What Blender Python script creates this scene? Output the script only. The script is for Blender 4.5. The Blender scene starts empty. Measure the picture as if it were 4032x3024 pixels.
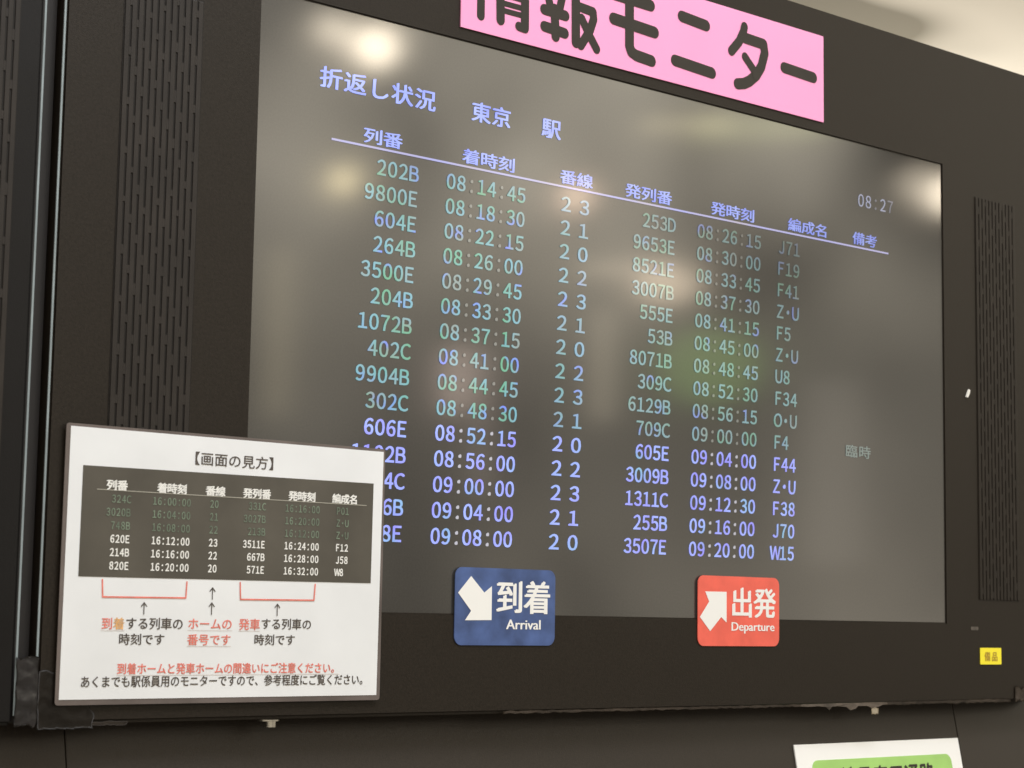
import bpy, bmesh, math, random
from mathutils import Vector, Matrix, noise
random.seed(7)
SC = bpy.context.scene
COL = SC.collection
MM = 0.001

# ------------------------------------------------------------------ camera
cam_d = bpy.data.cameras.new("camera")
cam = bpy.data.objects.new("camera", cam_d); COL.objects.link(cam)
cam.location = (-1.35814512, -1.37877035, -0.26557265)
cam.rotation_euler = (1.68893944, -0.0160899424, -0.709055047)
cam_d.sensor_width = 36.0
cam_d.lens = 36.0 * 7800.3 / 4032.0
cam_d.clip_start, cam_d.clip_end = 0.05, 100.0
cam_d.dof.use_dof = True
cam_d.dof.focus_distance = 1.80
cam_d.dof.aperture_fstop = 16.0
SC.camera = cam
SC.render.engine = 'CYCLES'
SC.cycles.max_bounces = 6
SC.cycles.caustics_reflective = False
SC.cycles.caustics_refractive = False

# ------------------------------------------------------------------ surroundings (concourse light)
world = bpy.data.worlds.new("World"); SC.world = world; world.use_nodes = True
nt = world.node_tree; nt.nodes.clear()
w_out = nt.nodes.new("ShaderNodeOutputWorld"); w_bg = nt.nodes.new("ShaderNodeBackground")
w_tc = nt.nodes.new("ShaderNodeTexCoord"); w_sep = nt.nodes.new("ShaderNodeSeparateXYZ")
w_ramp = nt.nodes.new("ShaderNodeValToRGB"); w_map = nt.nodes.new("ShaderNodeMapRange")
w_map.inputs[1].default_value = -0.5; w_map.inputs[2].default_value = 0.5
cr = w_ramp.color_ramp
stops = [(0.0, (.34, .29, .22)), (0.47, (.44, .375, .285)), (0.49, (.72, .64, .51)), (0.52, (.60, .53, .42)), (0.57, (.40, .36, .29)), (0.62, (.42, .38, .305)),
         (0.67, (1.0, .90, .71)), (0.72, (1.65, 1.49, 1.20)), (0.79, (1.65, 1.49, 1.19)), (0.84, (1.2, 1.08, .87)), (1.0, (1.0, .90, .73))]
cr.elements[0].position, cr.elements[0].color = stops[0][0], (*stops[0][1], 1)
cr.elements[1].position, cr.elements[1].color = stops[-1][0], (*stops[-1][1], 1)
for p, c in stops[1:-1]:
    e = cr.elements.new(p); e.color = (*c, 1)
w_noise = nt.nodes.new("ShaderNodeTexNoise"); w_noise.inputs["Scale"].default_value = 13
w_noise.inputs["Detail"].default_value = 4
w_nr = nt.nodes.new("ShaderNodeMapRange"); w_nr.inputs[1].default_value = .3; w_nr.inputs[2].default_value = .7
w_nr.inputs[3].default_value = -.35; w_nr.inputs[4].default_value = 2.3
w_mul = nt.nodes.new("ShaderNodeVectorMath"); w_mul.operation = 'SCALE'
nt.links.new(w_tc.outputs["Generated"], w_sep.inputs[0]); nt.links.new(w_sep.outputs[2], w_map.inputs[0])
nt.links.new(w_map.outputs[0], w_ramp.inputs[0]); w_mp = nt.nodes.new("ShaderNodeMapping"); w_mp.inputs["Scale"].default_value = (1, 1, .55)
nt.links.new(w_tc.outputs["Generated"], w_mp.inputs[0]); nt.links.new(w_mp.outputs[0], w_noise.inputs["Vector"])
nt.links.new(w_noise.outputs[0], w_nr.inputs[0]); nt.links.new(w_ramp.outputs[0], w_mul.inputs[0])
nt.links.new(w_nr.outputs[0], w_mul.inputs["Scale"]); nt.links.new(w_mul.outputs[0], w_bg.inputs[0])
w_bg.inputs[1].default_value = 0.95
nt.links.new(w_bg.outputs[0], w_out.inputs[0])

def area(name, loc, target, sx, sy, watts, color):
    d = bpy.data.lights.new(name, 'AREA'); d.shape = 'RECTANGLE'; d.size, d.size_y = sx, sy
    d.energy = watts; d.color = color
    o = bpy.data.objects.new(name, d); COL.objects.link(o); o.location = loc
    o.rotation_euler = (Vector(target) - Vector(loc)).to_track_quat('-Z', 'Y').to_euler()
def bulb(name, loc, r, radiance, color):
    d = bpy.data.lights.new(name, 'POINT'); d.shadow_soft_size = r; d.color = color
    d.energy = .5 * radiance * 4 * math.pi ** 2 * r * r
    o = bpy.data.objects.new(name, d); COL.objects.link(o); o.location = loc
area("concourse_ceiling_light", (-0.3, -1.6, 2.3), (0, 0, 0.05), 2.4, 0.8, 84, (.94, .98, 1.06))
area("ceiling_fill", (3.2, 2.6, 0.25), (2.6, 1.9, 1.2), 1.5, 1.5, 34, (1.0, .95, .86))  # unseen lamp added behind the monitors, aimed up to brighten the ceiling
WARM = (1.0, .86, .66)
bulb("downlight", (2.43, -3.768, 1.6), .062, 40, WARM)
for i, (t, L_) in enumerate(((.28, 8), (.5, 7), (.72, 8), (.95, 11))):   # a short row of lamps trailing off beside it
    bulb("downlight", (2.43 - .225 * t, -3.768, 1.6 + .028 * t), .045, L_ * 1.2, WARM)
bulb("downlight", (5.58, -3.832, 1.6), .085, 30, WARM)
bulb("downlight", (5.36, -3.837, 1.62), .08, 7, WARM)
bulb("downlight", (3.519, -5.474, 1.6), .055, 26, (1, .82, .45))
bulb("downlight", (4.453, -5.009, 1.6), .06, 24, (1, .72, .52))
def lit_panel(name, loc, sx, sz, radiance, color, shape='RECTANGLE'):
    d = bpy.data.lights.new(name, 'AREA'); d.shape = shape; d.size, d.size_y = sx, sz
    d.energy = .5 * radiance * math.pi * sx * sz * (1 if shape == 'RECTANGLE' else .785); d.color = color
    o = bpy.data.objects.new(name, d); COL.objects.link(o); o.location = loc
    o.rotation_euler = (Vector((.1, 0, 0)) - Vector(loc)).to_track_quat('-Z', 'Y').to_euler()
lit_panel("luminaire", (6.292, -6.274, 1.58), .34, .20, 11, (1, .80, .58), 'ELLIPSE')
lit_panel("luminaire", (6.10, -6.40, 1.66), .5, .06, 7, (1, .82, .60))
lit_panel("luminaire", (5.363, -6.956, 1.024), .16, .34, 7, (1, .78, .66))
lit_panel("luminaire", (5.50, -6.90, .80), .07, .8, 3.5, (1, .80, .70))
lit_panel("exit_lamp", (6.524, -6.177, 1.143), .56, .42, 2.8, (.46, .80, .22), 'ELLIPSE')
lit_panel("luminaire", (3.884, -3.772, 1.6), .34, .05, 5, (1, .86, .50))
lit_panel("luminaire", (4.109, -3.602, 1.6), .5, .09, 3.4, (.85, .86, .42))
lit_panel("luminaire", (6.035, -6.515, 1.126), .10, .6, 4.5, (1, .85, .62))
lit_panel("luminaire", (4.503, -7.415, 1.232), .12, .9, 3, (1, .85, .55))
lit_panel("luminaire", (6.9, -5.6, .55), .30, 1.0, .9, (.95, .85, .72))

SC.view_settings.view_transform = 'Standard'
SC.view_settings.look = 'None'
SC.view_settings.exposure = 0.0
SC.view_settings.gamma = 1.0
SC.view_settings.use_curve_mapping = False

# ------------------------------------------------------------------ materials
def material(name, color, rough=.5, spec=.5, metallic=0.0, emit=None, emit_s=0.0, coat=0.0, coat_rough=.1, coat_ior=1.5,
             vary=0.0, vary_scale=20.0, stretch=(1, 1, 1), bump=0.0, bump_scale=400.0, rough_vary=0.0, alpha=1.0):
    m = bpy.data.materials.new(name); m.use_nodes = True
    n = m.node_tree; b = n.nodes["Principled BSDF"]
    b.inputs["Base Color"].default_value = (*color, 1); b.inputs["Roughness"].default_value = rough
    b.inputs["Specular IOR Level"].default_value = spec; b.inputs["Metallic"].default_value = metallic
    b.inputs["Coat Weight"].default_value = coat; b.inputs["Coat Roughness"].default_value = coat_rough; b.inputs["Coat IOR"].default_value = coat_ior
    b.inputs["Alpha"].default_value = alpha
    if emit: b.inputs["Emission Color"].default_value = (*emit, 1); b.inputs["Emission Strength"].default_value = emit_s
    tc = n.nodes.new("ShaderNodeTexCoord"); mp = n.nodes.new("ShaderNodeMapping"); mp.inputs["Scale"].default_value = stretch
    n.links.new(tc.outputs["Object"], mp.inputs[0])
    if vary or rough_vary:
        tx = n.nodes.new("ShaderNodeTexNoise"); tx.inputs["Scale"].default_value = vary_scale; tx.inputs["Detail"].default_value = 5
        n.links.new(mp.outputs[0], tx.inputs["Vector"])
        if vary:
            mr = n.nodes.new("ShaderNodeMapRange"); mr.inputs[1].default_value = .25; mr.inputs[2].default_value = .75
            mr.inputs[3].default_value = 1 - vary; mr.inputs[4].default_value = 1 + vary
            sc = n.nodes.new("ShaderNodeVectorMath"); sc.operation = 'SCALE'; sc.inputs[0].default_value = color
            n.links.new(tx.outputs[0], mr.inputs[0]); n.links.new(mr.outputs[0], sc.inputs["Scale"])
            n.links.new(sc.outputs[0], b.inputs["Base Color"])
        if rough_vary:
            mr2 = n.nodes.new("ShaderNodeMapRange"); mr2.inputs[1].default_value = .3; mr2.inputs[2].default_value = .7
            mr2.inputs[3].default_value = rough - rough_vary; mr2.inputs[4].default_value = rough + rough_vary
            n.links.new(tx.outputs[0], mr2.inputs[0]); n.links.new(mr2.outputs[0], b.inputs["Roughness"])
    if bump:
        t2 = n.nodes.new("ShaderNodeTexNoise"); t2.inputs["Scale"].default_value = bump_scale; t2.inputs["Detail"].default_value = 3
        n.links.new(mp.outputs[0], t2.inputs["Vector"])
        bp = n.nodes.new("ShaderNodeBump"); bp.inputs["Strength"].default_value = bump; bp.inputs["Distance"].default_value = .001
        n.links.new(t2.outputs[0], bp.inputs["Height"]); n.links.new(bp.outputs[0], b.inputs["Normal"])
    return m

M_BEZEL = material("bezel_plastic", (.0140, .0102, .0069), .45, .28, vary=.35, vary_scale=420, bump=.12, bump_scale=900, rough_vary=.05)
M_BACK = material("black_casing", (.02, .018, .016), .5)
M_NEIGH = material("neighbour_plastic", (.006, .0055, .0058), .45, .24, vary=.12, vary_scale=9, bump=.1, bump_scale=900, rough_vary=.06)
M_RIB = material("grille_rib", (.0205, .0165, .0138), .5, .32, vary=.25, vary_scale=30)
M_SLOT = material("grille_slot", (.0105, .0085, .007), .55, .25)
M_TRIM = material("silver_trim", (.26, .31, .33), .4, .5, metallic=.2, vary=.2, vary_scale=25)
M_FILL = material("rubber_strip", (.022, .020, .020), .5, .4)
M_SCREEN = material("display_glass", (.018, .0165, .0145), .5, .4, emit=(.0125, .0115, .0098), emit_s=1.0, coat=1.0, coat_rough=.085, coat_ior=1.9,
                    vary=.35, vary_scale=560)
M_PANEL = material("panel_laminate", (.025, .0195, .015), .45, .33, vary=.35, vary_scale=380, bump=.1, bump_scale=700, rough_vary=.08)
M_PINK = material("pink_sheet", (.93, .355, .60), .5, .4, vary=.025, vary_scale=14)
M_INK = material("black_ink", (.022, .018, .014), .5, .4, vary=.2, vary_scale=40)
M_PAPER = material("white_paper", (.77, .79, .81), .45, .4, vary=.05, vary_scale=16, coat=.5, coat_rough=.18, bump=.08, bump_scale=60)
M_LAM = material("laminate_film", (.135, .112, .104), .22, .5, coat=.4, vary=.3, vary_scale=25)
M_PRINT = material("printed_dark", (.075, .068, .055), .4, .45, vary=.25, vary_scale=18, coat=.5, coat_rough=.2)
M_PWHITE = material("printed_white", (.80, .80, .77), .5)
M_PGREEN = material("printed_green", (.155, .205, .15), .5, vary=.35, vary_scale=160)
M_PGREY = material("printed_grey", (.075, .062, .055), .5, vary=.35, vary_scale=200)
M_PRED = material("printed_red", (.74, .20, .16), .5, vary=.2, vary_scale=200)
M_LINE = material("printed_underline", (.62, .55, .52), .5)
M_BLUE = material("blue_vinyl", (.058, .10, .25), .42, .45, vary=.40, vary_scale=45)
M_RED = material("red_vinyl", (.82, .135, .095), .42, .45, vary=.13, vary_scale=45)
M_WHITE = material("white_vinyl", (.85, .85, .83), .45)
M_YELLOW = material("yellow_label", (.95, .82, .035), .45)
M_OCHRE = material("ochre_print", (.46, .30, .03), .5, vary=.3, vary_scale=300)
M_GREEN = material("green_print", (.33, .58, .15), .45, vary=.12, vary_scale=20)
M_TAPE = material("black_tape", (.045, .042, .043), .26, .7, vary=.35, vary_scale=60, bump=.5, bump_scale=90)
M_TAPE2 = material("brown_tape", (.017, .013, .0098), .42, .5, vary=.4, vary_scale=45, bump=.4, bump_scale=120)
M_RESID = material("tape_residue", (.082, .065, .051), .6, .4, vary=.5, vary_scale=60)
M_RESIDD = material("dull_residue", (.05, .039, .030), .6, .4, vary=.5, vary_scale=60)
M_SCRAP = material("pale_scrap", (.62, .55, .43), .6)
M_STEEL = material("steel", (.62, .60, .55), .28, metallic=1.0)

# ------------------------------------------------------------------ mesh helpers
def link(name, me, mat, parent=None, **props):
    if mat and not me.materials: me.materials.append(mat)
    o = bpy.data.objects.new(name, me); COL.objects.link(o)
    if parent: o.parent = parent
    for k, v in props.items(): o[k] = v
    return o
def finish(name, bm, mat, parent=None, smooth=False, **props):
    bmesh.ops.recalc_face_normals(bm, faces=bm.faces)
    me = bpy.data.meshes.new(name); bm.to_mesh(me); bm.free()
    if smooth:
        for f in me.polygons: f.use_smooth = True
    return link(name, me, mat, parent, **props)
def empty(name, loc, **props):
    o = bpy.data.objects.new(name, None); COL.objects.link(o); o.location = loc; o.empty_display_size = .05
    for k, v in props.items(): o[k] = v
    return o
def box(bm, x0, x1, y0, y1, z0, z1, bev=0.0):
    r = bmesh.ops.create_cube(bm, size=1)
    vs = r["verts"]
    for v in vs:
        v.co = Vector(((x0 + x1) / 2 + v.co.x * (x1 - x0), (y0 + y1) / 2 + v.co.y * (y1 - y0), (z0 + z1) / 2 + v.co.z * (z1 - z0)))
    if bev:
        es = list({e for v in vs for e in v.link_edges})
        bmesh.ops.bevel(bm, geom=es, offset=bev, segments=2, affect='EDGES', profile=.6)
def poly(bm, pts, y):                       # flat polygon, pts in mm (x, z), facing -Y
    vs = [bm.verts.new((x * MM, y, z * MM)) for x, z in pts]
    f = bm.faces.new(vs); f.normal_update()
    if f.normal.y > 0: f.normal_flip()
    return f
def slab(bm, pts, y0, y1):                  # extruded outline between y0 (front) and y1
    f = poly(bm, pts, y1)
    r = bmesh.ops.extrude_face_region(bm, geom=[f])
    for v in [g for g in r["geom"] if isinstance(g, bmesh.types.BMVert)]: v.co.y = y0
def rrect(x0, x1, z0, z1, r, n=6):
    pts = []
    for cx, cz, a0 in ((x1 - r, z1 - r, 0), (x0 + r, z1 - r, 90), (x0 + r, z0 + r, 180), (x1 - r, z0 + r, 270)):
        for i in range(n + 1):
            a = math.radians(a0 + 90 * i / n); pts.append((cx + r * math.cos(a), cz + r * math.sin(a)))
    return pts
_lay = [0]
def stroke(bm, pts, w, y, seg=8):           # round-ended brush stroke as one outline per straight run + joints
    for i in range(len(pts) - 1):
        (x0, z0), (x1, z1) = pts[i], pts[i + 1]
        a = math.atan2(z1 - z0, x1 - x0); out = []
        for k in range(seg + 1):
            t = a + math.pi / 2 + math.pi * k / seg; out.append((x0 + w * math.cos(t), z0 + w * math.sin(t)))
        for k in range(seg + 1):
            t = a - math.pi / 2 + math.pi * k / seg; out.append((x1 + w * math.cos(t), z1 + w * math.sin(t)))
        _lay[0] += 1
        poly(bm, out, y - (_lay[0] % 12) * 2.0e-5)

# ------------------------------------------------------------------ lettering
_glyph = {}
def glyph(ch, off):
    key = (ch, off)
    if key not in _glyph:
        c = bpy.data.curves.new("lettering_source", "FONT"); c.body = ch; c.resolution_u = 3; c.offset = off; c.fill_mode = 'FRONT'
        o = bpy.data.objects.new("lettering_source", c); COL.objects.link(o)
        bpy.context.view_layer.update()
        ev = o.evaluated_get(bpy.context.evaluated_depsgraph_get()); me = ev.to_mesh()
        _glyph[key] = ([(v.co.x, v.co.y) for v in me.vertices], [tuple(p.vertices) for p in me.polygons])
        ev.to_mesh_clear(); bpy.data.objects.remove(o); bpy.data.curves.remove(c)
    return _glyph[key]
FW = {chr(i): chr(i + 0xFEE0) for i in range(0x21, 0x7F)}
def put(acc, s, x, z, pitch, sx, sz, off=.0, full=True, shear=0.0, tint=None):
    """letters of s on a fixed pitch (mm); x is the left of the first cell, z the baseline, off the extra weight in ems."""
    shifts = [(0, 0)] if off < .004 else [(-off, -off * .6), (off, off * .6), (off, -off * .6)]
    for i, ch in enumerate(s):
        if ch == " ": continue
        g = FW.get(ch, ch) if full else ch
        vs, fs = glyph(g, 0.0)
        mid = (min(v[0] for v in vs) + max(v[0] for v in vs)) / 2 if g != ch else .5
        cx = x + pitch * (i + .5)
        for k, (du, dv) in enumerate(shifts):
            base = len(acc["v"])
            for gx, gy in vs:
                px, pz = cx + (gx - mid + du) * sx, z + (gy + dv) * sz
                px += shear * pz
                acc["v"].append((px, pz)); acc["y"].append(-k * 4e-5)
                acc["c"].append(tint(px, pz, i, ch) if tint else (1, 1, 1))
            acc["f"] += [tuple(base + q for q in f) for f in fs]
def run(acc, s, x0, x1, z, sz, off=0.0):
    """proportional line of Latin lettering fitted between x0 and x1."""
    vs, fs = glyph(s, 0.0); lo = min(v[0] for v in vs); hi = max(v[0] for v in vs); k = (x1 - x0) / (hi - lo)
    for n, d in enumerate((-off, off)):
        base = len(acc["v"])
        for gx, gy in vs: acc["v"].append((x0 + (gx - lo) * k + d * sz, z + gy * sz)); acc["c"].append((1, 1, 1)); acc["y"].append(-n * 4e-5)
        acc["f"] += [tuple(base + q for q in f) for f in fs]
def new(): return {"v": [], "c": [], "f": [], "y": []}
def bar(acc, x0, x1, z0, z1, c=(1, 1, 1)):
    b = len(acc["v"]); acc["v"] += [(x0, z0), (x1, z0), (x1, z1), (x0, z1)]; acc["c"] += [c] * 4; acc["y"] += [0] * 4; acc["f"].append((b, b + 1, b + 2, b + 3))
def build(name, acc, y, mat, parent, **props):
    me = bpy.data.meshes.new(name)
    me.from_pydata([(x * MM, y + dy, z * MM) for (x, z), dy in zip(acc["v"], acc["y"])], [], acc["f"]); me.update()
    at = me.color_attributes.new("display_colour", 'FLOAT_COLOR', 'POINT')
    for i, c in enumerate(acc["c"]): at.data[i].color = (*c, 1)
    for p in me.polygons:
        if p.normal.y > 0: p.flip()
    return link(name, me, mat, parent, **props)

def display_text_material():
    m = material("lit_pixels", (.045, .040, .033), .5, .5, coat=1.0, coat_rough=.085, coat_ior=1.9)
    n = m.node_tree; b = n.nodes["Principled BSDF"]
    a = n.nodes.new("ShaderNodeAttribute"); a.attribute_name = "display_colour"
    n.links.new(a.outputs["Color"], b.inputs["Emission Color"]); b.inputs["Emission Strength"].default_value = 1.0
    return m
M_TEXT = display_text_material()

# ================================================================== ceiling and lower panelling
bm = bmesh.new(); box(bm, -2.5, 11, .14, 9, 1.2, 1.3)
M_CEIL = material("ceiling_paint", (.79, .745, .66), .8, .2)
n = M_CEIL.node_tree; bs = n.nodes["Principled BSDF"]                # soft darker patch mixed into the ceiling colour, uneven by noise
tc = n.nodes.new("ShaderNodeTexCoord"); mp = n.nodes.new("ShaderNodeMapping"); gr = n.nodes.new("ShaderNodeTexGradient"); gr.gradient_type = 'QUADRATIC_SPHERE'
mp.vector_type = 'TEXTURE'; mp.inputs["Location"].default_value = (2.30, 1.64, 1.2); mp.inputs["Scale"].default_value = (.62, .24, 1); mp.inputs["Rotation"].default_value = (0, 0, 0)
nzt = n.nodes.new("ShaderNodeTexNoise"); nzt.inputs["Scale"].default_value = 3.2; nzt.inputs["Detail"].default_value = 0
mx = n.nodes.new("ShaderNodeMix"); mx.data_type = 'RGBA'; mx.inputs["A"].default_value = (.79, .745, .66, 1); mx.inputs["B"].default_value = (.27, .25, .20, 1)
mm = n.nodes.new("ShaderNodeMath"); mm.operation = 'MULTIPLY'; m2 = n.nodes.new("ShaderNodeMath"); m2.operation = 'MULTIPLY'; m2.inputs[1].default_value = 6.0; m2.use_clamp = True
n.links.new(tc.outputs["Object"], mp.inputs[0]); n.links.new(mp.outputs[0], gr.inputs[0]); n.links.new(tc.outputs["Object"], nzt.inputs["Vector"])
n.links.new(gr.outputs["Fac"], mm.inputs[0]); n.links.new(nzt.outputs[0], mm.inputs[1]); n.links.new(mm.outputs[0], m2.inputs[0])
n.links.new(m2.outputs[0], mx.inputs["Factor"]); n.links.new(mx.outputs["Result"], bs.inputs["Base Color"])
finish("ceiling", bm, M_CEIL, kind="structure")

SL = math.radians(11.5)
def on_slope(s, off=0.0):                    # s mm down the sloped panel face -> (y, z) metres; off = proud of the face, mm
    y = .025 - s * MM * math.sin(SL); z = -.350 - s * MM * math.cos(SL)
    return y - off * MM * math.cos(SL), z + off * MM * math.sin(SL)
def slope_panel(x0, x1, label):
    y, z = on_slope(0)
    o = empty("wall_panel", ((x0 + x1) / 2 * MM, y, z), label=label, category="wall panel", group="dark panels under the monitors")
    o.rotation_euler = (-SL, 0, 0)
    h = (x1 - x0) / 2 * MM
    bm = bmesh.new(); box(bm, -h, h, 0, .018, -.6, .06, .0012)
    finish("board", bm, M_PANEL, o)
    return o
slope_panel(-1500, -609.2, "dark brown wall panel below the left corner tape, cut off by the left picture edge")
slope_panel(-608.5, 506.4, "wide dark brown wall panel straight below the big monitor, behind the silver bolt")
slope_panel(507.4, 1500, "dark brown wall panel at the lower right, beyond the seam beside the green sign")

# ================================================================== the big monitor
FRONT = -.005
mon = empty("information_monitor", (0, .05, -.350), category="monitor",
            label="large black wall monitor showing a blue and green train timetable behind the stuck-on signs")
INV = Matrix.Translation(Vector((0, -.05, .350)))
def on_monitor(o): o.matrix_parent_inverse = INV; return o
def frame_mesh(name, x0, x1, z0, z1, ix0, ix1, iz0, iz1, yf, yb, mat, bev=.003):
    bm = bmesh.new()
    O = [(x0, z0), (x1, z0), (x1, z1), (x0, z1)]; I = [(ix0, iz0), (ix1, iz0), (ix1, iz1), (ix0, iz1)]
    of = [bm.verts.new((x * MM, yf, z * MM)) for x, z in O]; inf = [bm.verts.new((x * MM, yf, z * MM)) for x, z in I]
    ob = [bm.verts.new((x * MM, yb, z * MM)) for x, z in O]; inb = [bm.verts.new((x * MM, yb, z * MM)) for x, z in I]
    for i in range(4):
        j = (i + 1) % 4
        bm.faces.new((of[i], of[j], inf[j], inf[i])); bm.faces.new((of[i], ob[i], ob[j], of[j]))
        bm.faces.new((inf[i], inf[j], inb[j], inb[i])); bm.faces.new((ob[i], inb[i], inb[j], ob[j]))
    es = [e for e in bm.edges if set(e.verts) <= set(of) or (e.verts[0] in of and e.verts[1] in ob) or (e.verts[1] in of and e.verts[0] in ob)]
    bmesh.ops.bevel(bm, geom=es, offset=bev, segments=3, affect='EDGES')
    es2 = [e for e in bm.edges if all(abs(v.co.y - yf) < 1e-6 for v in e.verts) and all(ix0 * MM - 1e-5 <= v.co.x <= ix1 * MM + 1e-5 and iz0 * MM - 1e-5 <= v.co.z <= iz1 * MM + 1e-5 for v in e.verts)]
    bmesh.ops.bevel(bm, geom=es2, offset=.0012, segments=2, affect='EDGES')
    return bm
on_monitor(finish("bezel", frame_mesh("bezel", -649.5, 649.5, -350, 397.5, -468.2, 458.6, -261.5, 259.6, FRONT, .04, M_BEZEL), M_BEZEL, mon))
bm = bmesh.new(); box(bm, -.640, .640, .0405, .11, -.342, .388)
on_monitor(finish("casing", bm, M_BACK, mon))
bm = bmesh.new(); box(bm, -.472, .470, -.0035, .012, -.266, .266)
screen = on_monitor(finish("screen", bm, M_SCREEN, mon))
# silver edge line
bm = bmesh.new(); box(bm, -.6506, -.6489, FRONT - .0007, FRONT + .0005, -.311, .395, .0003)
on_monitor(finish("edge_trim", bm, M_TRIM, mon, label="thin silver edge strip"))
# speaker grilles: plate with staggered upright ribs
def grille(x0, x1, z0, z1, y, parent, n=12, phase=0.0, rib=None, slot=None):
    bm = bmesh.new(); box(bm, x0 * MM, x1 * MM, y - .0004, y + .002, z0 * MM, z1 * MM)
    sl = len(bm.faces); pitch = (x1 - x0) / n; L = 40.0
    dark = []
    for i in range(n + 1):
        cx = x0 + pitch * i
        if i < n: box(bm, (cx + .95) * MM, (cx + pitch - .95) * MM, y - .0013, y - .0002, (z0 + 1) * MM, (z1 - 1) * MM, .0006)
        if i in (0, n): continue
        o = ((i * .39 + phase) % 1) * L; z = z1 - o + L
        while z > z0:
            a, b = min(z + random.uniform(2, 5), z1 - 1), max(z - random.uniform(2, 5), z0 + 1)            # bridge between two slots
            if a - b > 1: box(bm, (cx - .97) * MM, (cx + .97) * MM, y - .0011, y - .0002, b * MM, a * MM)
            z -= L
    bm.faces.ensure_lookup_table()
    me = bpy.data.meshes.new("speaker_grille"); bmesh.ops.recalc_face_normals(bm, faces=bm.faces)
    bm.to_mesh(me); bm.free(); me.materials.append(slot or M_SLOT); me.materials.append(rib or M_RIB)
    for p in me.polygons: p.material_index = 0 if p.index < sl else 1
    return link("speaker_grille", me, None, parent)
on_monitor(grille(-598.5, -525, -236, 236, FRONT, mon))
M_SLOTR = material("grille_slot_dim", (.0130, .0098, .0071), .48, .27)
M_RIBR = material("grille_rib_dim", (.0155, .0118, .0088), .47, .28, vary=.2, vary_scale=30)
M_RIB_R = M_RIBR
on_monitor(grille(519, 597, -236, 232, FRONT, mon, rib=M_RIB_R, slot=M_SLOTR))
# bolt head and washer under the frame
bm = bmesh.new()
bmesh.ops.create_cone(bm, cap_ends=True, segments=20, radius1=.0045, radius2=.0045, depth=.0050, matrix=Matrix.Translation((-.4335, .002, -.3543)))
bmesh.ops.create_cone(bm, cap_ends=True, segments=24, radius1=.0095, radius2=.0095, depth=.0013, matrix=Matrix.Translation((-.4335, .006, -.3513)))
on_monitor(finish("bolt", bm, M_STEEL, mon, label="small silver bolt under the frame"))

# ---- what the display shows
TY = -.0040
K = .031
def nz(x, z, s, seed): return noise.noise(Vector((x / s, z / s, seed)))
def mix(a, b, t): t = max(0, min(1, t)); return tuple(a[i] + (b[i] - a[i]) * t for i in range(3))
BLUE = (.16, .25, 1.05); BLUEW = (.36, .48, 1.15); CYAN = (.17, .48, .60); GREEN = (.10, .46, .28); GREY = (.26, .36, .36); VIOLET = (.28, .27, .98)
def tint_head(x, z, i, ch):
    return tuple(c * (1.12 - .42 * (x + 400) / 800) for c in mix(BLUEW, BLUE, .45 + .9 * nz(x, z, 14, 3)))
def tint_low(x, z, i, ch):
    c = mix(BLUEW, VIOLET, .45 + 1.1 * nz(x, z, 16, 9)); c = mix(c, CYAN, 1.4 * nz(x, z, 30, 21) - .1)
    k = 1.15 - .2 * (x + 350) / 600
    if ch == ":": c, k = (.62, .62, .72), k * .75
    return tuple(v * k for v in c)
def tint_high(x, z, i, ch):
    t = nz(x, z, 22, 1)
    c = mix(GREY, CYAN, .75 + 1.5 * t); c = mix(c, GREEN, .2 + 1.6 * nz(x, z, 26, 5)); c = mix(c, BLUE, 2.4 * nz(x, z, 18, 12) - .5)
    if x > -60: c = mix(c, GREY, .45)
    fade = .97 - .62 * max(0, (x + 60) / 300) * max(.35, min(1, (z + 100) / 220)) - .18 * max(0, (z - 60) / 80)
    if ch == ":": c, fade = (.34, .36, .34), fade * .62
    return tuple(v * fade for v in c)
def screen_part(name, acc, **p):
    acc["v"] = [(x * .9972 - 3.8, z * .9972 - .74) for x, z in acc["v"]]
    return build(name, acc, TY, M_TEXT, screen, **p)
for s_, x, pitch, em in (("折返し状況", -411, 25.9, 25), ("東京", -241, 24.5, 24), ("駅", -154.5, 25, 25)):
    a = new(); put(a, s_, x, 190.5, pitch, em, 20, .024, shear=K, tint=tint_head); screen_part("title_text", a)
for s_, x, e in (("列番", -361, 43.5), ("着時刻", -249, 64), ("番線", -129, 43), ("発列番", -43, 65), ("発時刻", 78, 66), ("編成名", 195.5, 64.5), ("備考", 301, 42)):
    a = new(); put(a, s_, x, 149.0, e / len(s_), e / len(s_) * 1.02, 14.6, .022, shear=K, tint=tint_head); screen_part("header_text", a)
a = new()
for i in range(76): bar(a, -389.8 + i * 9.96, -389.8 + (i + 1) * 9.96, 143.6, 145.5, mix((.36, .38, .82), (.44, .40, .56), .4 + nz(i * 9, 0, 40, 2)))
screen_part("header_rule", a)
a = new(); put(a, "08:27", 308, 191, 12.6, 17.0, 18.5, .006, shear=K, tint=lambda x, z, i, ch: tuple(v * (.95 if i < 4 else .45) * (.4 if ch == ":" else 1) for v in (.33, .36, .52)))
screen_part("clock_text", a)
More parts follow.
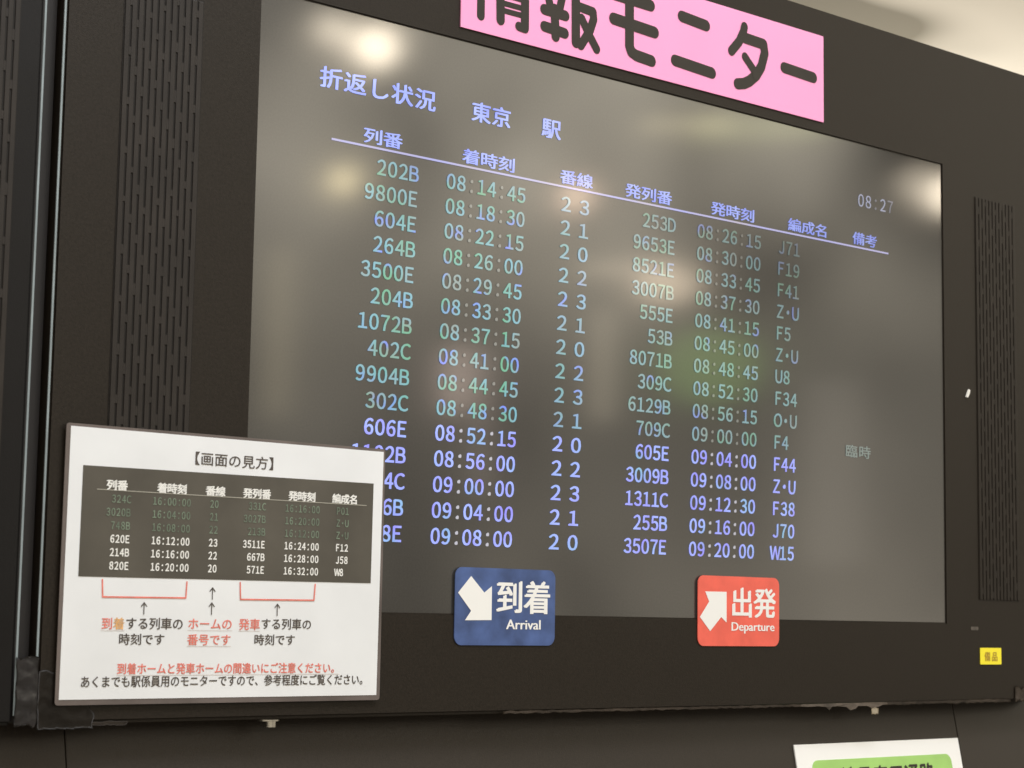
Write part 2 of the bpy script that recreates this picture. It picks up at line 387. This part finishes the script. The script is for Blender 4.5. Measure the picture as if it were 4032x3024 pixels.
ROWS = [("202B", "08:14:45", "23", "253D", "08:26:15", "J71"), ("9800E", "08:18:30", "21", "9653E", "08:30:00", "F19"),
        ("604E", "08:22:15", "20", "8521E", "08:33:45", "F41"), ("264B", "08:26:00", "22", "3007B", "08:37:30", "Z・U"),
        ("3500E", "08:29:45", "23", "555E", "08:41:15", "F5"), ("204B", "08:33:30", "21", "53B", "08:45:00", "Z・U"),
        ("1072B", "08:37:15", "20", "8071B", "08:48:45", "U8"), ("402C", "08:41:00", "22", "309C", "08:52:30", "F34"),
        ("9904B", "08:44:45", "23", "6129B", "08:56:15", "O・U"), ("302C", "08:48:30", "21", "709C", "09:00:00", "F4"),
        ("606E", "08:52:15", "20", "605E", "09:04:00", "F44"), ("1102B", "08:56:00", "22", "3009B", "09:08:00", "Z・U"),
        ("304C", "09:00:00", "23", "1311C", "09:12:30", "F38"), ("206B", "09:04:00", "21", "255B", "09:16:00", "J70"),
        ("608E", "09:08:00", "20", "3507E", "09:20:00", "W15")]
for r, (n1, t1, pl, n2, t2, fm) in enumerate(ROWS):
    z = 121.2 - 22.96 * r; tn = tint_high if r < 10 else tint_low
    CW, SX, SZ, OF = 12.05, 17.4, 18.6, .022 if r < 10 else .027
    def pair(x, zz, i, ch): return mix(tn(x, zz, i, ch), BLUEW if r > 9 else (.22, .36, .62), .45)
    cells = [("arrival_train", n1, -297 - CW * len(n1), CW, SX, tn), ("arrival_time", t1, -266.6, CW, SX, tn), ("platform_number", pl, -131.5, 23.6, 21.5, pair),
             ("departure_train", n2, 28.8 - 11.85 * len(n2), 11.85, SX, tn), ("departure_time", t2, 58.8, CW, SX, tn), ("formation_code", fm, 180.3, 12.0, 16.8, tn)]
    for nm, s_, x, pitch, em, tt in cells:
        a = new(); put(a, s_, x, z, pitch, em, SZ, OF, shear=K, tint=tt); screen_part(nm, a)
    if r == 9:
        a = new(); put(a, "臨時", 294, z, 22, 21, 14.5, .012, shear=K, tint=lambda x, zz, i, ch: (.14, .20, .19)); screen_part("remark_text", a)

# ================================================================== neighbouring monitor on the left
nb = empty("information_monitor", (-1.3165, .05, -.350), category="monitor",
           label="black monitor at the left picture edge, only its bezel and grille edge in view")
def on_nb(o): o.matrix_parent_inverse = Matrix.Translation(Vector((1.3165, -.05, .350))); return o
X0 = -1316.5
on_nb(finish("bezel", frame_mesh("bezel", X0 - 649.5, X0 + 649.5, -350, 397.5, X0 - 465, X0 + 465, -261.5, 261.5, FRONT, .04, M_NEIGH), M_NEIGH, nb))
bm = bmesh.new(); box(bm, -1.9565, -.6765, .0405, .11, -.342, .388); on_nb(finish("casing", bm, M_BACK, nb))
bm = bmesh.new(); box(bm, -1.787, -.847, .0, .012, -.266, .266); on_nb(finish("screen", bm, M_SCREEN, nb))
bm = bmesh.new(); box(bm, -.6674, -.6657, FRONT - .0007, FRONT + .0005, -.343, .395, .0003); on_nb(finish("edge_trim", bm, M_TRIM, nb, label="thin silver edge strip"))
on_nb(grille(X0 + 558, X0 + 629.5, -160, 236, FRONT, nb, phase=.3))
bm = bmesh.new(); box(bm, -.6655, -.6512, .006, .03, -.349, .39)
finish("gap_filler", bm, M_FILL, None, label="dark strip filling the narrow gap between the two monitors", category="filler strip")

# ================================================================== tape and scraps
def crumple(name, x0, x1, z0, z1, y, amp, mat, ragged=(0, 0, 0, 0), nx=14, nzz=26, bulge=0.0, seed=0.0, size=14.0, **props):
    """a strip of stuck tape: wrinkled sheet with thickness, ragged edges (left, right, bottom, top in mm)."""
    bm = bmesh.new(); grid = []
    for j in range(nzz + 1):
        row = []
        for i in range(nx + 1):
            u, v = i / nx, j / nzz
            x = x0 + (x1 - x0) * u; z = z0 + (z1 - z0) * v
            xl = x0 + ragged[0] * noise.noise(Vector((z / 11, seed, 1))); xr = x1 + ragged[1] * noise.noise(Vector((z / 9, seed, 2)))
            zb = z0 + ragged[2] * (noise.noise(Vector((x / 7, seed, 3))) + .5 * noise.noise(Vector((x / 2.5, seed, 7)))); zt = z1 + ragged[3] * noise.noise(Vector((x / 8, seed, 4)))
            x = xl + (xr - xl) * u; z = zb + (zt - zb) * v
            d = amp * (noise.noise(Vector((x / size, z / size, seed))) + .5 * noise.noise(Vector((x / size * 2.6, z / size * 2.6, seed + 5))))
            row.append(bm.verts.new((x * MM, y - abs(d) * MM - bulge * MM * math.sin(math.pi * u), z * MM)))
        grid.append(row)
    for j in range(nzz):
        for i in range(nx): bm.faces.new((grid[j][i], grid[j][i + 1], grid[j + 1][i + 1], grid[j + 1][i]))
    r = bmesh.ops.solidify(bm, geom=list(bm.faces), thickness=.0003)
    return finish(name, bm, mat, None, smooth=True, **props)
crumple("tape_strip", -667, -648.5, -352, -300, FRONT - .0012, 1.8, M_TAPE, (.6, 1, 4, 3), bulge=2.0, seed=1.7, size=12,
        label="crumpled glossy black tape closing the gap at the monitors' lower corners", category="tape")
crumple("tape_strip", -648, -601, -353.5, -309, FRONT - .0009, .7, M_TAPE2, (1, 6, 2, 5), nx=34, seed=4.2,
        label="flat brown-black tape patch on the frame corner left of the white notice", category="tape")
crumple("tape_strip", -604, -572, -351.5, -348.6, FRONT - .0009, .5, M_RESIDD, (1, 5, 1.2, 1.0), nx=24, nzz=5, seed=8.2,
        label="short torn tape end under the white notice's lower left corner", category="tape")
crumple("tape_strip", -190, 300, -350.4, -347.6, FRONT - .0012, .5, M_RESID, (0, 0, 1.4, .9), nx=160, nzz=4, seed=2.2,
        label="long thin torn tape edge along the frame's bottom under the blue and red stickers", category="tape")
bm = bmesh.new()
top = [(352, -347.8), (340, -347.4), (300, -347.6), (262, -347.6), (214, -348.0)]
low = [(212, -350.0), (222, -350.6), (240, -350.2), (252, -351.2), (257, -354.6), (260.5, -351.0), (271, -350.8), (284, -351.6), (291, -355.2), (299, -353.8),
       (303, -350.9), (318, -351.0), (327, -353.6), (338, -352.0), (344, -350.4), (353, -349.8)]
slab(bm, low + top, FRONT - .0017, FRONT - .0012)
for v in bm.verts: v.co.y += (.0012 * noise.noise(Vector((v.co.x * 60, v.co.z * 120, 3.0))) - .0004) if v.co.z < -.350 else 0
finish("tape_strip", bm, M_RESID, None, label="ragged hanging tape shreds at the frame's bottom above the green sign", category="tape")
crumple("tape_strip", 345, 575, -350.8, -346.8, FRONT - .0012, .6, M_RESID, (1, 3, 1.6, .9), nx=80, nzz=4, seed=3.3,
        label="dull tape edge along the frame's bottom below the yellow label", category="tape")
crumple("tape_strip", 584, 606, -350, -334, FRONT - .001, 1.5, M_RESID, (3, 2, 3, 4), nx=16, nzz=14, seed=11.0, size=5,
        label="torn pinkish tape remnant at the frame's bottom right corner", category="tape")
crumple("paper_scrap", 325, 337, -360, -353.5, FRONT - .002, .8, M_SCRAP, (1, 1, 1, 1), nx=6, nzz=6, seed=5.0, size=5,
        label="tiny cream scrap hanging from the torn tape above the green sign", category="scrap")
bm = bmesh.new()
slab(bm, [(497.5, -5.0), (500.2, -5.6), (503.5, -.5), (504.6, 3.2), (502.4, 4.2), (500.5, .6)], FRONT - .0022, FRONT - .0003)
finish("paper_scrap", bm, material("white_scrap", (.80, .78, .72), .6), None, label="tiny white scrap stuck on the frame right of the screen", category="scrap")
bm = bmesh.new(); slab(bm, rrect(503, 517, -269.6, -265.6, 1.9, 4), FRONT - .0005, FRONT - .0002)
finish("glue_mark", bm, material("glue_grey", (.085, .072, .06), .5, vary=.4, vary_scale=120), None,
       label="faint grey glue mark on the frame above the yellow label", category="stain")

# ================================================================== pink heading sign
pk = empty("heading_sign", (0, FRONT, 272), category="sign", label="bright pink sign with thick black Japanese lettering above the screen")
pk.location = (0, FRONT, .272)
def child_at(o, par):
    o.parent = par; o.matrix_parent_inverse = Matrix.Translation(-par.location); return o
bm = bmesh.new(); slab(bm, [(-254, 271.6), (250.8, 271.9), (250.5, 367.2), (-254.3, 367.2)], FRONT - .0016, FRONT - .0002)
child_at(finish("backing_sheet", bm, M_PINK), pk)
bm = bmesh.new(); PY = FRONT - .0019
W = 5.6
for s in (  # heart radical and blue
        [(-231.0, 357), (-230.8, 287)], [(-241, 342), (-239, 329)], [(-221, 346), (-219, 337)],
        [(-207, 350), (-177, 350)], [(-204, 338.5), (-180, 338.5)], [(-211, 327), (-172, 327)], [(-192, 357), (-192, 327)]): stroke(bm, s, 4.6, PY)
for s, w in (([(-207.8, 314), (-206.9, 288)], 5.0), ([(-177.3, 314), (-177.0, 286.5)], 5.0), ([(-177.0, 286.0), (-184.5, 286.6)], 4.4), ([(-207.8, 314.5), (-177.3, 314.5)], 4.0),
             ([(-206, 304.8), (-178, 304.8)], 2.7), ([(-206, 297.8), (-178, 297.8)], 2.7)): stroke(bm, s, w, PY)
for s, w in (([(-153.5, 349), (-126, 349)], 4.8), ([(-140, 358), (-140, 334)], 5.0), ([(-158, 334), (-121, 334)], 4.8), ([(-149, 328), (-146, 316)], 4.6), ([(-130, 328), (-133, 316)], 4.6),
             ([(-153.0, 309.9), (-126, 309.4)], 5.2), ([(-152.5, 293.4), (-126.5, 292.0)], 5.2), ([(-140, 313), (-138.2, 286.5)], 5.2),
             ([(-113.4, 354), (-112.0, 286)], 5.4), ([(-113.4, 354), (-88, 354), (-87, 340), (-99, 336)], 4.8),
             ([(-112, 322.5), (-90, 321.0), (-89.0, 314), (-93.5, 302), (-105.5, 284.5)], 4.8), ([(-104.8, 311.2), (-95.0, 297.5), (-84.8, 285.0)], 4.8)): stroke(bm, s, w, PY)
for s in ([(-61.5, 345.1), (-12, 344.4)], [(-62.5, 320.2), (-6.2, 318.0)], [(-41.2, 344.8), (-40.6, 297.0), (-38.0, 291.8), (-31.5, 289.4), (-10, 288.0)],
          [(32.5, 342.8), (67.5, 340.6)], [(23.2, 295.2), (76.5, 292.6)], [(187, 320.0), (233.6, 318.2)]): stroke(bm, s, 6.0, PY)
for s, w in (([(125.0, 351.5), (123.6, 346.0), (117.0, 334.0), (105.5, 321.8)], 5.2), ([(125, 339.8), (154.4, 338.8), (156.2, 329.5), (151.0, 314.0), (143.0, 303.0), (133.0, 295.0), (125.0, 290.9), (115.0, 288.6)], 5.9),
             ([(126.0, 319.6), (138.5, 308.8)], 4.8)): stroke(bm, s, w, PY)
child_at(finish("lettering", bm, M_INK), pk)

# ================================================================== white laminated notice
NY = FRONT - .0026
nt_ = empty("laminated_notice", (-.481, NY, -.332), category="notice", label="white laminated paper explaining the timetable, taped over the screen's lower left corner")
bm = bmesh.new(); slab(bm, rrect(-633.6, -328.6, -335.8, -121.4, 2.5, 4), NY - .0012, NY - .0003)
child_at(finish("laminate", bm, M_LAM), nt_)
bm = bmesh.new(); slab(bm, [(-630.6, -331.6), (-332.4, -331.6), (-330.6, -123.9), (-630.0, -123.7)], NY - .0016, NY - .0011)
child_at(finish("paper", bm, M_PAPER), nt_)
PY2 = NY - .0019; PY3 = NY - .0022
bm = bmesh.new(); slab(bm, [(-618.7, -238.4), (-341.4, -237.0), (-340.8, -151.8), (-618.4, -153.2)], PY2, NY - .00155)
prn = child_at(finish("printed_screen", bm, M_PRINT), nt_)
def notice(name, acc, mat, y=PY2, par=None, **p):
    o = build(name, acc, y, mat, None, **p); o.parent = par or nt_
    if not par: o.matrix_parent_inverse = Matrix.Translation(-nt_.location)
    return o
a = new(); put(a, "【画面の見方】", -527.4, -145.6, 13.1, 13.0, 11.2, .008); notice("heading_text", a, M_PGREY)
for s_, x, e in (("列番", -598, 18.5), ("着時刻", -553, 27), ("番線", -508.5, 18.5), ("発列番", -473, 27), ("発時刻", -428.5, 27.3), ("編成名", -384, 26.5)):
    a = new(); put(a, s_, x, -170.2 + (x + 598) * .002, e / len(s_), e / len(s_) * 1.03, 8.4, .045); notice("header_text", a, M_PWHITE, PY3, prn)
a = new(); bar(a, -606, -348, -171.4, -170.7); notice("header_rule", a, material("rule_grey", (.34, .33, .28), .5), PY3, prn)
PR = [("324C", "16:00:00", "20", "331C", "16:16:00", "P01"), ("3020B", "16:04:00", "21", "3027B", "16:20:00", "Z・U"), ("748B", "16:08:00", "22", "213B", "16:12:00", "Z・U"),
      ("620E", "16:12:00", "23", "3511E", "16:24:00", "F12"), ("214B", "16:16:00", "22", "667B", "16:28:00", "J58"), ("820E", "16:20:00", "20", "571E", "16:32:00", "W8")]
for r, cols in enumerate(PR):
    z = -180.6 - 10.35 * r; dz = .7; cw = 4.42
    for nm, s_, x, right in zip(("arrival_train", "arrival_time", "platform_number", "departure_train", "departure_time", "formation_code"), cols,
                                (-575.6, -556.9, -504.4, -450.0, -431.6, -379.4), (1, 0, 0, 1, 0, 0)):
        a = new(); put(a, s_, x - cw * len(s_) if right else x, z + dz * (x + 600) / 230, cw, 5.9, 8.0, .038 if r > 2 else .024)
        notice(nm, a, M_PWHITE if r > 2 else M_PGREEN, PY3, prn)
for pts in (((-598, -240.4), (-597.2, -253.6), (-523.3, -253.0), (-522.7, -240.4)), ((-472.8, -239.6), (-472.0, -253.2), (-399.8, -252.6), (-398.9, -239.4))):
    bm = bmesh.new()
    for i in range(3): stroke(bm, [pts[i], pts[i + 1]], .62, PY2, 4)
    child_at(finish("bracket_mark", bm, M_PRED), nt_)
for x, z0, z1 in ((-560.7, -266.2, -257.3), (-498.7, -253.6, -244.4), (-499.0, -265.8, -256.5), (-436.1, -265.8, -256.4)):
    bm = bmesh.new()
    for s in ([(x, z0), (x, z1)], [(x, z1), (x - 2.4, z1 - 2.9)], [(x, z1), (x + 2.4, z1 - 2.9)]): stroke(bm, s, .42, PY2, 4)
    child_at(finish("arrow_mark", bm, M_PGREY), nt_)
def cap(name, s, x0, x1, z, h, mat, off=.014, under=None, **p):
    a = new(); w = (x1 - x0) / len(s); put(a, s, x0, z, w, w * 1.0, h / .92, off)
    o = notice(name, a, mat, **p)
    if under:
        b = new(); bar(b, x0, x1, z - 1.9, z - 1.55); notice("underline", b, M_LINE)
M_PORANGE = material("printed_orange", (.72, .40, .16), .5, vary=.3, vary_scale=200)
cap("caption_text", "到", -597.6, -587.4, -277.6, 9.0, M_PRED, under=True, label="red caption character")
cap("caption_text", "着", -587.4, -577.0, -277.5, 9.0, M_PORANGE, under=True, label="faded orange caption character")
cap("caption_text", "する列車の", -576.6, -524.4, -277.2, 9.0, M_PGREY)
cap("caption_text", "時刻です", -582.2, -540.8, -289.3, 8.6, M_PGREY)
cap("caption_text", "ホームの", -520.8, -478.8, -276.8, 8.8, M_PRED, under=True)
cap("caption_text", "番号です", -520.8, -479.6, -289.3, 8.6, M_PRED, under=True)
cap("caption_text", "発車", -473.0, -452.2, -276.9, 9.0, M_PRED, under=True)
cap("caption_text", "する列車の", -451.8, -401.2, -276.2, 8.8, M_PGREY)
cap("caption_text", "時刻です", -458.0, -417.2, -289.0, 8.6, M_PGREY)
cap("warning_text", "到着ホームと発車ホームの間違いにご注意ください。", -582.6, -371.8, -311.9, 8.4, M_PRED, .02, under=True)
cap("note_text", "あくまでも駅係員用のモニターですので、参考程度にご覧ください。", -613.6, -342.0, -321.8, 8.6, M_PGREY, .014)

nt_.location.x -= .0017

# ================================================================== stickers across the bottom of the screen
def sticker(name, label, x0, x1, z0, z1, mat, arrow, kanji, kx, kw, kz, latin, lx0, lx1, lz, lh):
    o = empty(name, ((x0 + x1) / 2 * MM, FRONT, z0 * MM), label=label, category="sticker", group="direction stickers under the timetable")
    bm = bmesh.new(); slab(bm, rrect(x0, x1, z0, z1, 8.0), FRONT - .0011, FRONT - .0002); child_at(finish("backing_sheet", bm, mat), o)
    bm = bmesh.new(); poly(bm, arrow, FRONT - .0014); child_at(finish("arrow_mark", bm, M_WHITE), o)
    a = new(); put(a, kanji, kx, kz, kw, kw * 1.02, 31.5, .024)
    t = build("lettering", a, FRONT - .0014, M_WHITE, None); child_at(t, o)
    a = new(); run(a, latin, lx0, lx1, lz, lh, .028)
    t = build("lettering", a, FRONT - .0014, M_WHITE, None); child_at(t, o)
sticker("arrival_sticker", "rounded blue sticker with white down-right arrow, reading Arrival", -247.5, -128.4, -289.2, -220.2, M_BLUE,
        [(-229.6, -227.9), (-214.0, -242.3), (-205.2, -236.3), (-205.0, -266.7), (-235.8, -267.2), (-229.0, -258.8), (-244.3, -242.9)],
        "到着", -200.6, 33.4, -257.6, "Arrival", -187.4, -146.4, -274.6, 12.6)
sticker("departure_sticker", "rounded red sticker with white up-right arrow, reading Departure", 60.8, 179.9, -288.8, -219.4, M_RED,
        [(70.7, -235.2), (101.4, -235.0), (101.5, -265.6), (93.7, -260.1), (78.0, -274.2), (63.3, -260.4), (76.3, -245.1)],
        "出発", 107.2, 33.6, -257.2, "Departure", 109.0, 172.2, -273.4, 12.2)
# yellow asset label
yl = empty("asset_label", (.539, FRONT, -.308), category="label", label="small yellow label with two printed characters at the frame's lower right")
bm = bmesh.new(); slab(bm, rrect(519.5, 559.0, -308, -289.3, .8, 3), FRONT - .0009, FRONT - .0002); child_at(finish("backing_sheet", bm, M_YELLOW), yl)
a = new(); put(a, "備品", 525.6, -303.2, 13.6, 11.6, 11.2, .02); child_at(build("lettering", a, FRONT - .0012, M_OCHRE, None), yl)

# ================================================================== green and white sign on the sloped panel
gy, gz = on_slope(42, .3)
gs = empty("passage_sign", (.365, gy, gz), category="sign", label="white sign with a green field and black characters on the lower panel")
gs.rotation_euler = (-SL, 0, 0)
def slope_local(o): o.parent = gs; return o
def gl(pts): return [(x - 365, -(s - 42)) for x, s in pts]
bm = bmesh.new(); slab(bm, gl([(226.2, 248), (503.6, 248), (503.6, 41.9), (226.2, 41.9)]), -.0016, -.0001); slope_local(finish("backing_board", bm, M_WHITE))
bm = bmesh.new(); slab(bm, rrect(249.3 - 365, 484.6 - 365, -110, -17.0, 9), -.0020, -.0015); slope_local(finish("green_field", bm, M_GREEN))
a = new(); put(a, "駅社員専用通路", 265 - 365, -51.0, 26.6, 25.6, 30, .028)
slope_local(build("lettering", a, -.0023, M_INK, None))
